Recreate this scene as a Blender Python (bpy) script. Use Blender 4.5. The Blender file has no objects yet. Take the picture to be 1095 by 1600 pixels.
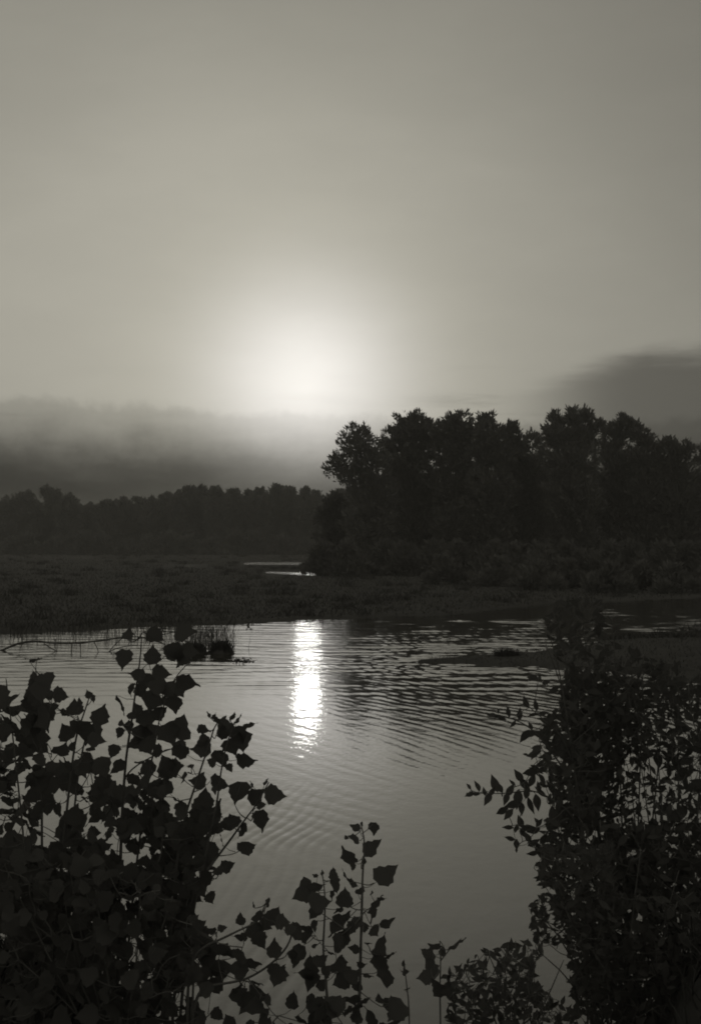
import bpy, math, random
import numpy as np
from mathutils import Vector, Matrix

rnd = random.Random(11)
npr = np.random.RandomState(7)
scene = bpy.context.scene
COL = scene.collection

# ------------------------------------------------------------------ camera
F = 1931.0          # focal length in pixels of the 1095 x 1600 photograph
CX, YH = 547.5, 845.0   # optical axis column, horizon row
CAMH = 3.0
cam_data = bpy.data.cameras.new('camera')
cam = bpy.data.objects.new('camera', cam_data)
COL.objects.link(cam)
cam.location = (0, 0, CAMH)
cam.rotation_euler = (math.radians(90), 0, 0)
cam_data.sensor_fit = 'VERTICAL'
cam_data.sensor_height = 24.0
cam_data.lens = 24.0 * F / 1600.0
cam_data.shift_y = (YH - 800.0) / 1600.0
cam_data.clip_start = 0.05
cam_data.clip_end = 20000
scene.camera = cam

# ------------------------------------------------------------------ sun, sky, exposure
SUN_PX, SUN_PY = 480.0, 602.0
sun_az = math.atan((SUN_PX - CX) / F)              # + to the right of +Y
sun_el = math.atan((YH - SUN_PY) / F * math.cos(sun_az))
S = Vector((math.sin(sun_az) * math.cos(sun_el), math.cos(sun_az) * math.cos(sun_el), math.sin(sun_el)))
sl = bpy.data.lights.new('sun', 'SUN')
sl.energy = 0.0050
sl.angle = math.radians(1.1)
sl.color = (1.0, 0.985, 0.93)
so = bpy.data.objects.new('sun', sl)
COL.objects.link(so)
so.rotation_euler = (-S).to_track_quat('-Z', 'Y').to_euler()
so.location = (0, 0, 60)

scene.view_settings.view_transform = 'Standard'
scene.view_settings.look = 'None'
scene.view_settings.exposure = 0.0
scene.view_settings.gamma = 1.0
scene.cycles.max_bounces = 6
scene.cycles.filter_width = 1.9


class NT:
    """small helper for building node trees"""
    def __init__(self, tree):
        self.t = tree
        self.n = tree.nodes
        self.l = tree.links

    def new(self, typ, **kw):
        nd = self.n.new(typ)
        for k, v in kw.items():
            setattr(nd, k, v)
        return nd

    def put(self, sock, v):
        if isinstance(v, (int, float)):
            sock.default_value = v
        elif isinstance(v, (tuple, list)):
            sock.default_value = v
        else:
            self.l.new(v, sock)

    def m(self, op, a, b=None, c=None, clamp=False):
        nd = self.new('ShaderNodeMath', operation=op)
        nd.use_clamp = clamp
        self.put(nd.inputs[0], a)
        if b is not None:
            self.put(nd.inputs[1], b)
        if c is not None:
            self.put(nd.inputs[2], c)
        return nd.outputs[0]

    def smooth(self, x, lo, hi, a=0.0, b=1.0):
        nd = self.new('ShaderNodeMapRange', interpolation_type='SMOOTHERSTEP')
        self.put(nd.inputs['Value'], x)
        self.put(nd.inputs['From Min'], lo)
        self.put(nd.inputs['From Max'], hi)
        self.put(nd.inputs['To Min'], a)
        self.put(nd.inputs['To Max'], b)
        return nd.outputs[0]

    def noise(self, vec, scale, detail=4, rough=0.55):
        nd = self.new('ShaderNodeTexNoise')
        if vec is not None:
            self.l.new(vec, nd.inputs['Vector'])
        nd.inputs['Scale'].default_value = scale
        nd.inputs['Detail'].default_value = detail
        nd.inputs['Roughness'].default_value = rough
        return nd.outputs['Fac']


TINT = (1.0, 0.958, 0.815)

SKY_K = 0.012
world = bpy.data.worlds.new('World')
scene.world = world
world.use_nodes = True
w = NT(world.node_tree)
w.n.clear()
sky = w.new('ShaderNodeTexSky', sky_type='NISHITA')
sky.sun_disc = False
sky.sun_elevation = sun_el
sky.sun_rotation = sun_az
sky.air_density = 1.0
sky.dust_density = 1.0
bw = w.new('ShaderNodeRGBToBW')
w.l.new(sky.outputs[0], bw.inputs[0])
tc = w.new('ShaderNodeTexCoord')
D = tc.outputs['Generated']
sep = w.new('ShaderNodeSeparateXYZ')
w.l.new(D, sep.inputs[0])
dot = w.new('ShaderNodeVectorMath', operation='DOT_PRODUCT')
w.l.new(D, dot.inputs[0])
dot.inputs[1].default_value = S
ang = w.m('MULTIPLY', w.m('ARCCOSINE', w.m('MINIMUM', dot.outputs['Value'], 0.999999)), 57.29578)
elev = w.m('MULTIPLY', w.m('ARCSINE', sep.outputs[2]), 57.29578)
azim = w.m('MULTIPLY', w.m('ARCTAN2', sep.outputs[0], sep.outputs[1]), 57.29578)
g1 = w.m('MULTIPLY', w.m('EXPONENT', w.m('MULTIPLY', ang, -1 / 10.0)), 0.345)
g2 = w.m('MULTIPLY', w.m('EXPONENT', w.m('MULTIPLY', w.m('POWER', w.m('DIVIDE', ang, 4.2), 2.0), -1.0)), 0.44)
base = w.m('ADD', w.m('MULTIPLY', w.m('MINIMUM', bw.outputs[0], 10.0), SKY_K), 0.155)
# veil of thin high cloud: faint horizontal mottling everywhere
map1 = w.new('ShaderNodeMapping')
map1.inputs['Scale'].default_value = (1, 1, 3.0)
w.l.new(D, map1.inputs['Vector'])
mott = w.smooth(w.noise(map1.outputs[0], 6.0, 5, 0.6), 0.25, 0.75, 0.975, 1.025)
# the veil is a little thicker on one side of the sun than on the other
veil = w.m('SUBTRACT', 1.0, w.m('MULTIPLY', w.m('SINE', w.m('MULTIPLY', azim, 0.0262)), 0.36))
lum = w.m('MULTIPLY', w.m('MULTIPLY', w.m('ADD', w.m('ADD', base, g1), g2), mott), veil)
# low cloud bank all round the horizon, its top edge ragged
comb = w.new('ShaderNodeCombineXYZ')
w.l.new(azim, comb.inputs[0])
w.l.new(elev, comb.inputs[1])
edge_n = w.noise(comb.outputs[0], 0.22, 9, 0.68)
edge = w.m('ADD', 4.75, w.m('MULTIPLY', edge_n, 2.4))
# the bank stands a little higher to the left of the sun
edge = w.m('ADD', edge, w.m('MULTIPLY', w.m('SINE', w.m('MULTIPLY', azim, -0.10)), 0.45))
depth = w.m('SUBTRACT', edge, elev)
sharp = w.smooth(depth, -0.12, 0.55, 0.0, 0.20)
deep = w.smooth(depth, -0.5, 4.0, 0.0, 0.70)
# light from the veiled sun soaks through the bank close to it
soak = w.m('SUBTRACT', 1.0, w.m('MULTIPLY', w.m('EXPONENT', w.m('MULTIPLY', w.m('POWER', w.m('DIVIDE', ang, 5.0), 2.0), -1.0)), 0.42))
map3 = w.new('ShaderNodeMapping')
map3.inputs['Scale'].default_value = (0.16, 0.75, 1)
w.l.new(comb.outputs[0], map3.inputs['Vector'])
inner = w.smooth(w.noise(map3.outputs[0], 1.0, 8, 0.62), 0.3, 0.7, -0.028, 0.028)
inner = w.m('MULTIPLY', inner, w.smooth(depth, -0.2, 1.0))
bank = w.m('SUBTRACT', 1.0, w.m('MULTIPLY', w.m('ADD', w.m('ADD', sharp, deep), inner), soak))
# long streaked clouds drifting a little above the bank
map2 = w.new('ShaderNodeMapping')
map2.inputs['Scale'].default_value = (0.055, 0.42, 1)
map2.inputs['Location'].default_value = (1.3, 0.4, 0)
map2.inputs['Rotation'].default_value = (0, 0, math.radians(-1.5))
w.l.new(comb.outputs[0], map2.inputs['Vector'])
st = w.noise(map2.outputs[0], 1.0, 9, 0.66)
sx = w.smooth(azim, 5.5, 13.5)
sx2 = w.smooth(azim, 60.0, 30.0)
ctop = w.m('SUBTRACT', 9.0, w.m('MULTIPLY', w.m('MAXIMUM', w.m('SUBTRACT', 13.5, azim), 0.0), 0.30))
dR = w.m('ADD', w.m('SUBTRACT', ctop, elev), w.m('MULTIPLY', w.m('SUBTRACT', st, 0.5), 2.8))
cl = w.m('MULTIPLY', w.m('MULTIPLY', w.smooth(dR, -0.25, 1.15), sx), sx2)
faint = w.m('MULTIPLY', w.smooth(st, 0.52, 0.72), w.m('MULTIPLY', w.smooth(elev, 9.0, 6.8), 0.24))
faint = w.m('MULTIPLY', faint, w.smooth(ang, 3.0, 9.0, 0.15, 1.0))
stre = w.m('MULTIPLY', w.m('SUBTRACT', 1.0, w.m('MULTIPLY', cl, 0.59)), w.m('SUBTRACT', 1.0, faint))
lum = w.m('MULTIPLY', w.m('MULTIPLY', lum, bank), stre)
wm = w.new('ShaderNodeMix', data_type='RGBA')       # the light is whiter close to the sun
w.l.new(w.smooth(ang, 9.0, 0.0), wm.inputs['Factor'])
wm.inputs[6].default_value = (*TINT, 1)
wm.inputs[7].default_value = (1.0, 0.965, 0.90, 1)
tint = w.new('ShaderNodeVectorMath', operation='SCALE')
w.l.new(wm.outputs[2], tint.inputs[0])
w.l.new(lum, tint.inputs['Scale'])
bg = w.new('ShaderNodeBackground')
bg.inputs['Strength'].default_value = 1.0
w.l.new(tint.outputs[0], bg.inputs['Color'])
wo = w.new('ShaderNodeOutputWorld')
w.l.new(bg.outputs[0], wo.inputs[0])


# ------------------------------------------------------------------ materials
def material(name, c0, c1, scale, rough=0.8, spec=0.2, bump=0.0, bscale=None, trans=0.0):
    mt = bpy.data.materials.new(name)
    mt.use_nodes = True
    t = NT(mt.node_tree)
    p = t.n['Principled BSDF']
    tcn = t.new('ShaderNodeTexCoord')
    fac = t.noise(tcn.outputs['Object'], scale, 5, 0.6)
    oi = t.new('ShaderNodeObjectInfo')
    f2 = t.m('ADD', t.m('MULTIPLY', t.m('SUBTRACT', fac, 0.5), 1.6), t.m('ADD', t.m('MULTIPLY', oi.outputs['Random'], 0.4), 0.3), clamp=True)
    mx = t.new('ShaderNodeMix', data_type='RGBA')
    t.put(mx.inputs['Factor'], f2)
    mx.inputs[6].default_value = (c0, c0 * 0.99, c0 * 0.95, 1)
    mx.inputs[7].default_value = (c1, c1 * 0.99, c1 * 0.95, 1)
    t.l.new(mx.outputs[2], p.inputs['Base Color'])
    p.inputs['Roughness'].default_value = rough
    p.inputs['Specular IOR Level'].default_value = spec
    if trans:
        tr = t.new('ShaderNodeBsdfTranslucent')
        t.l.new(mx.outputs[2], tr.inputs['Color'])
        ms = t.new('ShaderNodeMixShader')
        ms.inputs[0].default_value = trans
        t.l.new(p.outputs[0], ms.inputs[1])
        t.l.new(tr.outputs[0], ms.inputs[2])
        t.l.new(ms.outputs[0], t.n['Material Output'].inputs['Surface'])
    if bump:
        b = t.new('ShaderNodeBump')
        b.inputs['Strength'].default_value = bump
        t.l.new(t.noise(tcn.outputs['Object'], bscale or scale * 4, 6, 0.65), b.inputs['Height'])
        t.l.new(b.outputs[0], p.inputs['Normal'])
    return mt


M_LEAF = material('poplar_leaf', 0.105, 0.13, 30, 0.8, 0.08, trans=0.40)
M_WLEAF = material('shrub_leaf', 0.10, 0.125, 40, 0.8, 0.08, trans=0.40)
M_TREE = material('tree_foliage', 0.14, 0.19, 0.5, 0.85, 0.1, trans=0.2)
M_BARK = material('bark', 0.10, 0.20, 12, 0.9, 0.1, 0.4)
M_GROUND = material('ground_soil', 0.05, 0.09, 0.8, 0.95, 0.05, 0.5, 6)
M_GRASS = material('grass', 0.05, 0.09, 2, 0.8, 0.1)
M_REED = material('reed', 0.08, 0.14, 4, 0.8, 0.1)
M_DEAD = material('dead_wood', 0.08, 0.14, 8, 0.9, 0.1, 0.3)


def water_material():
    mt = bpy.data.materials.new('river_water')
    mt.use_nodes = True
    t = NT(mt.node_tree)
    p = t.n['Principled BSDF']
    p.inputs['Base Color'].default_value = (0.05 * TINT[0], 0.05 * TINT[1], 0.05 * TINT[2], 1)
    p.inputs['Roughness'].default_value = 0.045
    p.inputs['IOR'].default_value = 1.57
    tcn = t.new('ShaderNodeTexCoord')
    mp = t.new('ShaderNodeMapping')
    mp.inputs['Scale'].default_value = (1.0, 0.6, 1)
    t.l.new(tcn.outputs['Object'], mp.inputs['Vector'])
    sp = t.new('ShaderNodeSeparateXYZ')
    t.l.new(tcn.outputs['Object'], sp.inputs[0])
    mp2 = t.new('ShaderNodeMapping')
    mp2.inputs['Scale'].default_value = (1.1, 2.6, 1)
    t.l.new(tcn.outputs['Object'], mp2.inputs['Vector'])
    far = t.m('ADD', t.smooth(sp.outputs[1], 20.0, 40.0, 0.0, 2.5), t.m('ADD', t.smooth(sp.outputs[1], 80.0, 105.0, 0.0, 12.0), t.smooth(sp.outputs[1], 130.0, 155.0, 0.0, 18.0)))
    fine = t.m('MULTIPLY', t.smooth(sp.outputs[1], 9.0, 20.0, 0.0, 1.0), t.noise(mp.outputs[0], 17.0, 2, 0.5))
    n1 = t.m('ADD', t.m('ADD', t.noise(mp.outputs[0], 5.0, 3, 0.5), t.m('MULTIPLY', fine, 0.85)), t.m('MULTIPLY', far, t.noise(mp2.outputs[0], 1.6, 4, 0.6)))
    b = t.new('ShaderNodeBump')
    b.inputs['Strength'].default_value = 1.0
    b.inputs['Distance'].default_value = 0.0022
    t.l.new(n1, b.inputs['Height'])
    t.l.new(b.outputs[0], p.inputs['Normal'])
    return mt


M_WATER = water_material()


# ------------------------------------------------------------------ mesh helpers
def P(px, py, d):
    """point at depth d (metres along +Y) seen at pixel (px, py) of the photograph"""
    return Vector(((px - CX) / F * d, d, CAMH - (py - YH) / F * d))


def ground_d(py):
    return CAMH * F / (py - YH)


def mesh_from(name, v, f, mat, smooth=False):
    me = bpy.data.meshes.new(name)
    me.from_pydata([tuple(a) for a in v] if not isinstance(v, np.ndarray) else v.tolist(), [], f if isinstance(f, list) else f.tolist())
    me.materials.append(mat)
    if smooth:
        me.polygons.foreach_set('use_smooth', [True] * len(me.polygons))
    me.update()
    return me


def link(name, data, parent=None, loc=(0, 0, 0)):
    o = bpy.data.objects.new(name, data)
    COL.objects.link(o)
    o.location = loc
    if parent is not None:
        o.parent = parent
    return o


def tag(o, label=None, cat=None, group=None, kind=None):
    if label:
        o['label'] = label
    if cat:
        o['category'] = cat
    if group:
        o['group'] = group
    if kind:
        o['kind'] = kind
    return o


class Tubes:
    def __init__(self):
        self.v = []
        self.f = []

    def add(self, pts, r0, r1, sides=6, wob=0.0):
        n = len(pts)
        base = len(self.v)
        for i, p in enumerate(pts):
            a = pts[max(0, i - 1)]
            b = pts[min(n - 1, i + 1)]
            t = (Vector(b) - Vector(a))
            if t.length < 1e-9:
                t = Vector((0, 0, 1))
            t.normalize()
            u = t.cross(Vector((0.3, 1, 0.2))).normalized()
            ww = t.cross(u)
            r = r0 + (r1 - r0) * i / max(1, n - 1)
            r *= 1 + wob * (rnd.random() - 0.5)
            for k in range(sides):
                q = 2 * math.pi * k / sides
                self.v.append(Vector(p) + u * (r * math.cos(q)) + ww * (r * math.sin(q)))
        for i in range(n - 1):
            for k in range(sides):
                a = base + i * sides + k
                b = base + i * sides + (k + 1) % sides
                self.f.append((a, b, b + sides, a + sides))
        self.f.append(tuple(base + k for k in range(sides))[::-1])
        self.f.append(tuple(base + (n - 1) * sides + k for k in range(sides)))

    def mesh(self, name, mat):
        return mesh_from(name, self.v, self.f, mat, True)


def resample(pts, step):
    out = [Vector(pts[0])]
    for a, b in zip(pts[:-1], pts[1:]):
        a, b = Vector(a), Vector(b)
        k = max(1, int((b - a).length / step))
        for i in range(1, k + 1):
            out.append(a.lerp(b, i / k))
    return out


def smooth_line(pts, it=2):
    pts = [Vector(p) for p in pts]
    for _ in range(it):
        q = [pts[0]]
        for a, b in zip(pts[:-1], pts[1:]):
            q.append(a.lerp(b, 0.25))
            q.append(a.lerp(b, 0.75))
        q.append(pts[-1])
        pts = q
    return pts


# ------------------------------------------------------------------ terrain
def sstep(x, a, b):
    t = np.clip((x - a) / (b - a), 0, 1)
    return t * t * (3 - 2 * t)


_ph = npr.rand(64, 4)


def vnoise(x, y, sc, seed=0, octv=4):
    """cheap smooth pseudo-noise, -1..1"""
    z = np.zeros_like(x, dtype=float)
    amp = 1.0
    tot = 0
    for o in range(octv):
        for k in range(3):
            q = _ph[(seed * 7 + o * 3 + k) % 64]
            a = q[0] * 6.283
            fx, fy = math.cos(a), math.sin(a)
            s = sc * (1.9 ** o) * (0.8 + 0.5 * q[1])
            z += amp * np.sin((x * fx + y * fy) * s + q[2] * 6.283 + 1.7 * np.sin((x * fy - y * fx) * s * 0.7 + q[3] * 6.283))
            tot += amp * 0.6
        amp *= 0.55
    return z / tot


SHORE = np.array([(-900, 1000), (-200, 996), (0, 990), (130, 985), (250, 979), (380, 975), (480, 968.5), (600, 964), (700, 961), (800, 950), (860, 943), (1050, 936), (1300, 930), (2000, 925)], float)
BAR = np.array([(640, 1034, 1035.5), (700, 1029, 1036.5), (786, 1024, 1039), (850, 1021, 1040), (900, 1014, 1041), (960, 1004, 1043), (1050, 1000, 1045), (1250, 996, 1048), (1600, 992, 1050)], float)


def hterr(x, y):
    x = np.asarray(x, float)
    y = np.asarray(y, float)
    yy = np.maximum(y, 0.5)
    px = CX + F * x / yy
    # near bank: two shoulders with a gap where the photographer looks through
    sl_, sr_ = sstep(-x, 0.35, 1.05), sstep(x, 0.60, 1.20)
    sh = sl_ + sr_
    top = 1.0 + 0.66 * sl_ + 0.72 * sr_ + 0.08 * vnoise(x, y, 1.3, 1)
    edge = 5.0 + 1.0 * sh + 0.25 * vnoise(x, x * 0, 0.8, 2)
    near = top - (top + 0.9) * sstep(y, edge - 2.1, edge + 1.1)
    # beyond the river: low flats
    ys = CAMH * F / (np.interp(px, SHORE[:, 0], SHORE[:, 1]) - YH)
    ys = ys + 0.7 * vnoise(x, y * 0.3, 0.5, 3)
    flat = 0.10 + 0.05 * vnoise(x, y, 0.25, 4) + 0.05 * vnoise(x, y, 0.03, 5)
    flat = flat + 0.5 * sstep(y, 180, 300)
    flat = np.minimum(flat, 0.09 + 10 * sstep(y, 170, 600))
    far = -0.7 + (flat + 0.7) * sstep(y, ys - 2.2, ys + 0.6)
    # pools lying on the flats

    def pool(px0, px1, d0, d1, tilt=0.0, dep=0.35):
        cx, cd = (px0 + px1) / 2, (d0 + d1) / 2
        u = (px - cx) / ((px1 - px0) / 2)
        vv = (y - cd - tilt * u) / ((d1 - d0) / 2)
        return -dep * np.exp(-(np.abs(u) ** 4 + np.abs(vv) ** 4) * 0.7) * (y > 60)
    far = far + pool(390, 480, 155, 171) + pool(425, 508, 108, 116.0, -4.0, 0.3) + pool(268, 310, 145, 150, 0, .15) + pool(112, 145, 205, 218, 0, .5)
    # sand bar reaching out from the right
    b0 = CAMH * F / (np.interp(px, BAR[:, 0], BAR[:, 2]) - YH)
    b1 = CAMH * F / (np.interp(px, BAR[:, 0], BAR[:, 1]) - YH)
    mid, half = (b0 + b1) / 2, np.maximum((b1 - b0) / 2, 0.05) * (1 + 0.30 * vnoise(x, y, 1.5, 6) + 0.22 * vnoise(x, y, 5.0, 9, 2))
    q = np.abs(y - mid) / np.maximum(half, 0.05)
    bar = (-0.5 + (0.56 + 0.14 * sstep(px, 640, 1050)) * np.exp(-0.12 * q ** 3)) * 1.0
    bar = np.where((px > 615) & (y > 10), bar, -0.9)
    bar = bar - 0.5 * sstep(-px, -660, -615)
    # tussock islets on the left, standing in the shallows
    isl = np.full_like(x, -0.9)
    for (ipx, ipy, rx, ry, hh) in ((346, 1020, 0.22, 0.4, 0.03), (304, 1020, 0.2, 0.4, 0.03)):
        d0 = ground_d(ipy)
        x0 = (ipx - CX) / F * d0
        isl = np.maximum(isl, -0.5 + (0.5 + hh) * np.exp(-0.5 * (((x - x0) / rx) ** 4 + ((y - d0) / ry) ** 4)))
    mainz = np.where(y < 12, near, far)
    return np.maximum(np.maximum(mainz, bar), isl)


def hz(x, y):
    return float(hterr(np.array([x]), np.array([y]))[0])


def polar_grid(rs, azs, hfun, closed):
    R, A = np.meshgrid(rs, azs, indexing='ij')
    X, Y = R * np.sin(A), R * np.cos(A)
    Z = hfun(X, Y)
    v = np.stack([X.ravel(), Y.ravel(), Z.ravel()], 1)
    nr, na = len(rs), len(azs)
    i = np.arange(nr - 1)[:, None]
    j = np.arange(na if closed else na - 1)[None, :]
    a = i * na + j
    b = i * na + (j + 1) % na
    c = (i + 1) * na + (j + 1) % na
    d = (i + 1) * na + j
    f = np.stack([a, b, c, d], -1).reshape(-1, 4)
    return v, f


def mesh_np(name, v, f, mat, smooth=True):
    me = bpy.data.meshes.new(name)
    nv, nf, k = len(v), len(f), f.shape[1]
    me.vertices.add(nv)
    me.vertices.foreach_set('co', v.astype(np.float32).ravel())
    me.loops.add(nf * k)
    me.loops.foreach_set('vertex_index', f.astype(np.int32).ravel())
    me.polygons.add(nf)
    me.polygons.foreach_set('loop_start', np.arange(0, nf * k, k, dtype=np.int32))
    me.polygons.foreach_set('loop_total', np.full(nf, k, dtype=np.int32))
    if smooth:
        me.polygons.foreach_set('use_smooth', np.ones(nf, dtype=bool))
    me.materials.append(mat)
    me.update(calc_edges=True)
    return me


front = np.radians(np.linspace(-24, 24, 300))
side = np.radians(np.linspace(24, 336, 60))[1:-1]
az_all = np.concatenate([front, side])
rs = [0.15]
while rs[-1] < 230:
    rs.append(rs[-1] + 0.16 if 25 < rs[-1] < 48 else rs[-1] * 1.013 + 0.01)
while rs[-1] < 2200:
    rs.append(rs[-1] * 1.12)
v, f = polar_grid(np.array(rs), az_all, hterr, True)
tag(link('ground', mesh_np('ground', v, f[:, ::-1], M_GROUND)), 'dark low river flats and near bank', kind='structure')


# ------------------------------------------------------------------ water with real ripples
def wave(x, y):
    yy = np.maximum(y, 0.5)
    px = CX + F * x / yy
    d = y
    # wind ripples: crests run from the far left to the near right
    def train(lam, cdir, amp, ph=0.0, warp=0.6, seed=0, lw=0.35):
        L = math.hypot(*cdir)
        gx, gy = cdir[1] / L, -cdir[0] / L      # across the crests
        s = x * gx + y * gy + warp * lam * vnoise(x, y, lw / lam * 0.5, seed, 2)
        am = 0.55 + 0.45 * vnoise(x, y, 0.30 / lam * 0.35, seed + 1, 2)
        ph_ = 2 * math.pi * s / lam + ph
        return amp * np.clip(am, 0, 1.2) * (np.sin(ph_) + 0.22 * np.cos(2 * ph_))
    wr = 0.16 + 0.84 * sstep(px, 380, 640)               # livelier to the right
    mB = sstep(d, 14.0, 19.0)
    wl = 0.24 + 0.76 * sstep(px, 490, 640)
    z = mB * wl * train(0.30, (0.50, -0.87), 0.0034, 0.3, 0.7, 8)
    z += mB * wr * train(0.22, (0.42, -0.9), 0.0014, 1.3, 0.6, 10)
    mB2 = sstep(d, 18.0, 27.0)
    z += mB2 * wl * train(0.42, (0.72, -0.70), 0.0022, 1.3, 0.8, 10)
    # gentle fade-out of the train over the calmer water near the bank
    mN = sstep(d, 10.0, 14.0) * (1 - sstep(d, 18, 24)) * (1 - sstep(px, 520, 660))
    z += mN * train(0.34, (0.55, -0.84), 0.0011, 0.9, 0.8, 12)
    # small crossing ripples close to the left bank
    mC = sstep(d, 6.5, 8.5) * (1 - sstep(d, 13.0, 17.0)) * (1 - sstep(px, 430, 560)) * sstep(px, 150, 300)
    z += mC * train(0.13, (0.16, 0.98), 0.0012, 0.0, 0.8, 14, 0.3)
    # choppier water out in the river: many short crests, roughly across the view
    mD = sstep(d, 18.0, 31.0) * (0.50 + 0.50 * sstep(px, 500, 740))
    rq = np.random.RandomState(5)
    chop = np.zeros_like(z)
    for i in range(20):
        lam = 0.34 * (3.4 ** rq.rand())
        th = rq.normal(0.08, 0.24)
        gx, gy = math.sin(th), math.cos(th)
        chop += 0.0044 * lam * np.sin(2 * math.pi * (x * gx + y * gy + 0.25 * lam * vnoise(x, y, 0.5, i, 1)) / lam + rq.rand() * 6.28)
    z += mD * chop * (0.8 + 0.4 * vnoise(x, y, 0.35, 22, 2))
    fade = 1 - sstep(y, 70, 130)
    return np.where(y > 3, z * fade, 0.0)


azw = np.radians(np.concatenate([np.linspace(-80, -20, 40)[:-1], np.linspace(-20, 20, 760), np.linspace(20, 80, 40)[1:]]))
pyr = np.concatenate([np.arange(1700, 1050, -1.2), np.arange(1050, 925, -0.55)])
rw = list(CAMH * F / (pyr - YH))
rw = [3.0, 4.5, 5.5] + rw
while rw[-1] < 2200:
    rw.append(rw[-1] * 1.12)
v, f = polar_grid(np.array(rw), azw, wave, False)
tag(link('water', mesh_np('water', v, f[:, ::-1], M_WATER)), 'rippled river water under low sun', kind='structure')


# ------------------------------------------------------------------ trees
def leaf_cloud(lobes, density, size, rs_):
    """many small leaf sprays spread through ellipsoid lobes; returns (v, f) as arrays.
    lobe = (centre, radii, tilt)"""
    V = []
    for (c, r, n) in lobes:
        n = int(n * density)
        u = rs_.normal(size=(n, 3))
        u /= np.linalg.norm(u, axis=1)[:, None]
        rad = rs_.rand(n) ** 0.42
        # clumps: push the shell in and out with smooth noise on the sphere
        kx = rs_.rand(3) * 6
        bump = 0.86 + 0.15 * np.sin(u[:, 0] * 5 + kx[0]) * np.sin(u[:, 2] * 6 + kx[1]) + 0.12 * np.sin(u[:, 0] * 11 + u[:, 2] * 9 + kx[2])
        p = u * (rad * bump)[:, None] * np.array(r)[None, :] + np.array(c)[None, :]
        # holes between the leafy sprays
        hole = np.sin(p[:, 0] * 3.1 + kx[0]) * np.sin(p[:, 2] * 3.4 + kx[1]) + 0.7 * np.sin(p[:, 0] * 6.3 + p[:, 2] * 5.1 + kx[2]) * np.sin(p[:, 1] * 4.0 + kx[0])
        keep = (hole < 0.30) | (rad < 0.45)
        p, u = p[keep], u[keep]
        n = len(p)
        # spray direction: outwards and up
        t = u * 0.8 + rs_.normal(size=(n, 3)) * 0.5 + np.array([0, 0, 0.75])
        t /= np.linalg.norm(t, axis=1)[:, None]
        nn = rs_.normal(size=(n, 3))
        s = np.cross(t, nn)
        s /= np.linalg.norm(s, axis=1)[:, None]
        ln = size * (0.5 + 0.9 * rs_.rand(n))[:, None]
        wd = ln * (0.10 + 0.13 * rs_.rand(n))[:, None]
        q = np.stack([p - s * wd * 0.35, p + t * ln * 0.45 - s * wd, p + t * ln, p + t * ln * 0.5 + s * wd], 1)
        V.append(q.reshape(-1, 3))
    V = np.concatenate(V)
    Fc = np.arange(len(V)).reshape(-1, 4)
    return V, Fc


def make_tree(name, pxl, d, lobes_px, label, group, cat='tree', dens=1.0, size=0.5, trunk=True, topy=None):
    """lobes_px: (px, py, rx, ry) ellipses as seen from the bank, all at depth about d"""
    rs_ = np.random.RandomState(int(abs(pxl) * 7 + d) % 100000)
    x0 = (pxl - CX) / F * d
    z0 = hz(x0, d)
    root = link(name, None, None, (x0, d, z0))
    tag(root, label, cat, group)
    k = d / F
    lob = []
    lf = []
    for (lx, ly, rx, ry) in lobes_px:
        dd = (rs_.rand() - 0.5) * 1.6
        c = np.array([(lx - CX) * k - x0, dd, CAMH - (ly - YH) * k - z0])
        rr = (rx * k * 1.08, (rx * 0.8 + 4) * k, ry * k * 1.1)
        area = rx * ry * k * k
        lob.append((c, rr, 80 + 1150 * area))
        lf.append((c, rr))
    V, Fc = leaf_cloud(lob, dens, size, rs_)
    link('crown', mesh_np('crown', V, Fc, M_TREE, False), root)
    if trunk:
        tb = Tubes()
        topc = min(lf, key=lambda q: -q[0][2])[0]
        h = topc[2]
        trunk_pts = smooth_line([(0, 0, -0.3), (0.1, 0, h * 0.25), (topc[0] * 0.4, topc[1] * 0.4, h * 0.6), (topc[0], topc[1], h)], 2)
        tb.add(trunk_pts, 0.022 * h + 0.05, 0.03, 7)
        for (c, rr) in lf:
            st_ = trunk_pts[min(len(trunk_pts) - 1, int(len(trunk_pts) * max(0.15, min(0.8, (c[2] - rr[2]) / max(h, 1) * 0.7))))]
            e = Vector(c)
            mid = st_.lerp(e, 0.55) + Vector((0, 0, -0.15))
            tb.add([st_, mid, e], 0.009 * h + 0.02, 0.02, 5)
            for _ in range(4):
                e2 = e + Vector(((rs_.rand() - .5) * rr[0] * 1.5, (rs_.rand() - .5) * rr[1], rs_.rand() * rr[2] * 0.9))
                tb.add([mid.lerp(e, .6), e2], 0.03, 0.012, 4)
        link('trunk', tb.mesh('trunk', M_BARK), root)
    return root


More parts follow.
